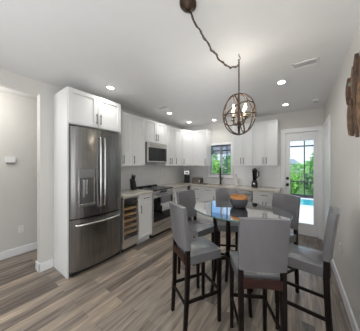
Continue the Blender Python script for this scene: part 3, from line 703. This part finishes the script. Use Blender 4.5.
for i, j in ((0, 1), (2, 3)):
    MB().beam((LO[i][0]*.96, LO[i][1]*.96, .385), (LO[j][0]*.96, LO[j][1]*.96, .385), .022, .034).obj('cross_brace', 'espresso', tb, .003)
sc_ = Vector((-.015, -.035, 0))
MB().tube([(sc_.x+.105*math.cos(2*PI*i/32), sc_.y+.105*math.sin(2*PI*i/32), .410) for i in range(32)], .008, 8, True).obj('shelf_ring', 'espresso', tb)
MB().lathe([(.001, .403), (.10, .403), (.10, .411), (.001, .411)], sc_, 32).obj('lower_glass_shelf', 'tglass', tb)

bw = thing('bowl', 'charcoal bowl with orange wood rim on the glass table', 'bowl', (-.560, 1.955, .910))
MB().lathe([(.001, 0), (.055, 0), (.080, .014), (.097, .050), (.098, .098), (.092, .098), (.088, .045), (.05, .012), (.001, .010)], (0, 0, 0), 36, .98, 1).obj('lower_bowl', 'bowlgrey', bw)
MB().lathe([(.098, .098), (.096, .115), (.092, .130), (.085, .130), (.087, .098), (.075, .045), (.04, .018), (.001, .014), (.001, .012), (.04, .014), (.08, .045), (.091, .0975)], (0, 0, 0), 36, .98, 1).obj('wooden_rim', 'bowlwood', bw)

# ------------------------------------------------------------------ bar stools
SW, SD = .304, .35
def make_stool(label):
    t = thing('bar_stool', label, 'chair', (0, 0, 0), 0, 'grey upholstered bar stools around the glass table')
    hw, hd = SW/2, SD/2
    for sx in (-1, 1):
        x = sx*(hw-.017)
        # rear leg sweeps into the back post
        MB().loft([[(x+a*w_, y+b_*w_*1.1, z) for a, b_ in ((-1, -1), (1, -1), (1, 1), (-1, 1))] for y, z, w_ in ((-hd-.006, 0, .0135), (-hd+.012, .30, .0155), (-hd+.020, .56, .017), (-hd+.020, .72, .015))]).obj('leg', 'espresso', t, .003)
        MB().loft([[(x+a*w_, y+b_*w_, z) for a, b_ in ((-1, -1), (1, -1), (1, 1), (-1, 1))] for y, z, w_ in ((hd-.018, 0, .0125), (hd-.018, .565, .0175))]).obj('leg', 'espresso', t, .003)
        MB().beam((x, -hd+.006, .262), (x, hd-.018, .262), .015, .026).obj('stretcher', 'espresso', t, .002)
    MB().beam((-hw+.02, hd-.018, .275), (hw-.02, hd-.018, .275), .015, .026).obj('stretcher', 'espresso', t, .002)
    MB().beam((-hw+.02, -hd+.006, .235), (hw-.02, -hd+.006, .235), .015, .024).obj('stretcher', 'espresso', t, .002)
    MB().loft([[(-hw+.03+(2*hw-.06)*i/8, -hd-.004+y, z) for (y, z) in ((0, .566+.012*math.sin(PI*i/8)), (.02, .566+.012*math.sin(PI*i/8)), (.02, .632), (0, .632))] for i in range(9)]).obj('back_apron', 'mahogany', t, .002)
    # seat with slight crown
    m = MB(); nx = 8; rings = []
    for (zz, ins) in ((.566, .004), (.640, 0)):
        rings.append([(-hw+ins, -hd+.028, zz), (hw-ins, -hd+.028, zz), (hw-ins, hd-ins, zz), (-hw+ins, hd-ins, zz)])
    m.loft(rings)
    st = m.obj('seat', 'leather', t, .014, 3)
    g = MB(); vs = []; fs = []
    for j in range(nx+1):
        for i in range(nx+1):
            u, v = i/nx, j/nx; vs.append((-hw+.012+(SW-.024)*u, -hd+.038+(SD-.050)*v, .638+.020*(math.sin(PI*u)*math.sin(PI*v))**.5))
    for j in range(nx):
        for i in range(nx): q = j*(nx+1)+i; fs.append((q, q+1, q+nx+2, q+nx+1))
    g.add(vs, fs, True); g.obj('seat_crown', 'leather', st)
    # upholstered curved back
    rings = []; nn = 10
    for k in range(9):
        q = k/8; z = .690 + (1.045-.690)*q; lean = -hd+.014 - .044*q**1.2
        wq = hw*(1.0+.012*math.sin(PI*q))
        cv = lambda u: .020*(u*u) - .010
        th = .021
        fr_ = [(wq*(2*i/nn-1), lean+cv(2*i/nn-1)+th, z - .006*(2*i/nn-1)**2*(k == 8)) for i in range(nn+1)]
        bk_ = [(wq*(2*i/nn-1), lean+cv(2*i/nn-1)-th, z - .006*(2*i/nn-1)**2*(k == 8)) for i in range(nn, -1, -1)]
        rings.append(bk_[::-1] + fr_[::-1])
    MB().loft(rings, True, False).obj('backrest', 'leather', t, .008, 3)
    return t
def fwd_rot(fx, fy): return math.atan2(-fx, fy)
stool = make_stool('grey bar stool nearest the refrigerator, left front of the table')
SP = [((-.778, 1.366), (.514, .857), None),
      ((-.277, 1.366), (-.485, .875), 'grey bar stool in the centre foreground with its back to the viewer'),
      ((.022, 1.762), (-.994, .105), 'grey bar stool along the right wall, seen side on'),
      ((-.222, 2.15), (-.50, -.866), 'grey bar stool in front of the patio door, behind the table'),
      ((-.770, 2.21), (.45, -.89), 'grey bar stool at the far side of the table, behind the wooden bowl'),
      ((-1.050, 1.845), (.968, -.25), 'grey bar stool left of the table, in front of the range')]
for (p, f, lb) in SP:
    o = stool if lb is None else copy_tree(stool)
    o.location = (p[0], p[1], 0); o.rotation_euler = (0, 0, fwd_rot(*f))
    if lb: o['label'] = lb

# ------------------------------------------------------------------ outside
struct(box(-8, 9, YB+.14, 9.75, -.22, -.09).obj('ground_deck', 'deck'), 'white pool deck outside the patio door', 'deck')
struct(box(-40, 40, 9.75, 70, -.35, -.16).obj('ground_lawn', 'grass'), 'green lawn beyond the pool cage', 'lawn')
po = thing('swimming_pool', 'turquoise swimming pool beyond the patio door', 'pool', (0, 8.35, -.09))
MB().box(-2.6, 3.2, -.68, .68, -.005, .012).obj('water', 'water', po)
MB().box(-2.72, 3.32, -.80, -.68, -.005, .030).box(-2.72, 3.32, .68, .80, -.005, .030).box(-2.72, -2.6, -.68, .68, -.005, .030).box(3.2, 3.32, -.68, .68, -.005, .030).obj('coping', 'poolrim', po, .006)
pc = thing('pool_enclosure', 'dark framed screen cage around the pool', 'enclosure', (0, 9.55, -.09))
for x in (-4.6, -3.4, -2.2, -1.0, .20, 1.4, 2.6): MB().box(x-.022, x+.022, -.03, .03, 0, 4.2).obj('post', 'cage', pc)
for z0, z1 in ((0, .14), (.70, .745), (2.33, 2.385), (4.15, 4.2)): MB().box(-4.7, 2.7, -.028, .028, z0, z1).obj('beam', 'cage', pc)
def bush(name, label, c, rx, ry, rz, n, m_, group, leaf=.16, cat='shrub'):
    r = random.Random(len(label)*13+int(c[0]*10)); t = thing(name, label, cat, c, 0, group); mb = MB()
    for _ in range(n):
        u = r.uniform(-1, 1); a = r.uniform(0, 2*PI); q = math.sqrt(1-u*u); rr = r.uniform(.72, 1.05)
        p = Vector((rx*q*math.cos(a)*rr, ry*q*math.sin(a)*rr, rz+rz*u*rr))
        if p.z < .02: p.z = .02 + r.random()*.1
        d = Vector((r.uniform(-1, 1), r.uniform(-1, 1), r.uniform(-.2, 1))).normalized(); s_ = d.orthogonal().normalized(); L1 = leaf*r.uniform(.6, 1.3)
        mb.add([p-d*L1*.5, p+s_*L1*.25, p+d*L1*.5, p-s_*L1*.25], [(0, 1, 2, 3)])
    mb.obj('foliage', m_, t)
    st = MB()
    for k in range(5): st.tube([(0, 0, 0), (rx*.3*math.cos(k*1.3), ry*.3*math.sin(k*1.3), rz*.8), (rx*.55*math.cos(k*1.3), ry*.55*math.sin(k*1.3), rz*1.4)], [.03, .02, .01], 5)
    st.obj('stem', 'trunk', t)
    return t
HG = 'shrubs beyond the pool cage'
bush('shrub', 'bright green shrub seen low left through the patio door', (-.44, 10.55, -.16), .48, .40, .60, 900, 'leafa', HG, .14)
bush('shrub', 'deep green shrub seen low right through the patio door', (.74, 10.55, -.16), .56, .40, .70, 900, 'leafb', HG, .15)
bush('shrub', 'bright green bush behind the palm tree', (.05, 14.6, -.16), .9, .5, .85, 800, 'leafa', HG, .16)
WG = 'shrubs outside the kitchen window'
bush('shrub', 'tall deep green shrub filling the left kitchen window pane low', (-4.62, 10.6, -.16), .60, .5, .95, 900, 'leafa', WG, .2)
bush('shrub', 'tall bright shrub behind the right kitchen window pane', (-3.10, 10.6, -.16), .60, .5, 1.15, 1000, 'leafa', WG, .2)
bush('shrub', 'dark shrub between the two window panes', (-4.6, 13.4, -.16), 1.0, .6, 1.2, 900, 'leafb', WG, .2)
pm = thing('palm_tree', 'green palm tree seen through the patio door', 'palm', (.52, 12.3, -.16))
MB().tube([(0, 0, 0), (.03, 0, .6), (0, 0, 1.35)], [.07, .055, .045], 8).obj('trunk', 'trunk', pm)
rr_ = random.Random(11)
for k in range(16):
    a = 2*PI*k/16+rr_.uniform(-.15, .15); el = rr_.uniform(.2, 1.25); L1 = rr_.uniform(.85, 1.2)
    sp0 = []; 
    for i in range(9):
        q = i/8; h_ = L1*q*math.cos(el)*(1-.12*q); sp0.append(Vector((h_*math.cos(a), h_*math.sin(a), 1.35+L1*(math.sin(el)*q-.55*q*q))))
    mb = MB().tube(sp0, [.012]*8+[.004], 5)
    sd_ = Vector((-math.sin(a), math.cos(a), 0))
    for i in range(1, 24):
        q = i/24; p = sp0[int(q*8)].lerp(sp0[min(8, int(q*8)+1)], q*8-int(q*8)); dd_ = (sp0[min(8, int(q*8)+1)]-sp0[int(q*8)]).normalized()
        for s1 in (-1, 1):
            tip = p+sd_*s1*.26*math.sin(PI*(.15+.8*q))+dd_*.13-Vector((0, 0, .08)); mb.add([p-dd_*.022, tip, p+dd_*.022], [(0, 1, 2)])
    mb.obj('frond', 'leafc', pm)
hs = thing('house', 'pale neighbouring house with grey roof beyond the garden', 'house', (-1.6, 46, -.16))
MB().box(-3.2, 1.6, 0, 5, 0, 1.9).obj('wall', 'hwall', hs)
MB().add([(-3.6, -.4, 1.9), (2.0, -.4, 1.9), (2.0, 5.4, 1.9), (-3.6, 5.4, 1.9), (-2.0, 2.5, 3.1), (.6, 2.5, 3.1)], [(0, 1, 5, 4), (1, 2, 5), (2, 3, 4, 5), (3, 0, 4), (3, 2, 1, 0)]).obj('roof', 'hroof', hs)
for x in (-2.2, -.6, .8): MB().box(x-.35, x+.35, -.03, .02, .7, 1.5).obj('window', 'hroof', hs)
for i, (x, y, s_) in enumerate(((-2.0, 22, 1.4), (2.4, 24, 1.8), (-10.0, 20, 2.0), (-6.0, 21, 1.7), (-14.2, 22, 2.1))):
    lb = ['small round tree left of the neighbouring house', 'tall dark tree right of the neighbouring house', 'distant broad tree far left through the window', 'distant tree in the middle of the kitchen window view', 'distant tree at the left edge of the window view'][i]
    bush('tree', lb, (x, y, -.16), s_*.8, s_*.8, s_, 700, 'leafb' if i != 1 else 'leafa', 'trees behind the garden', .4, 'tree')
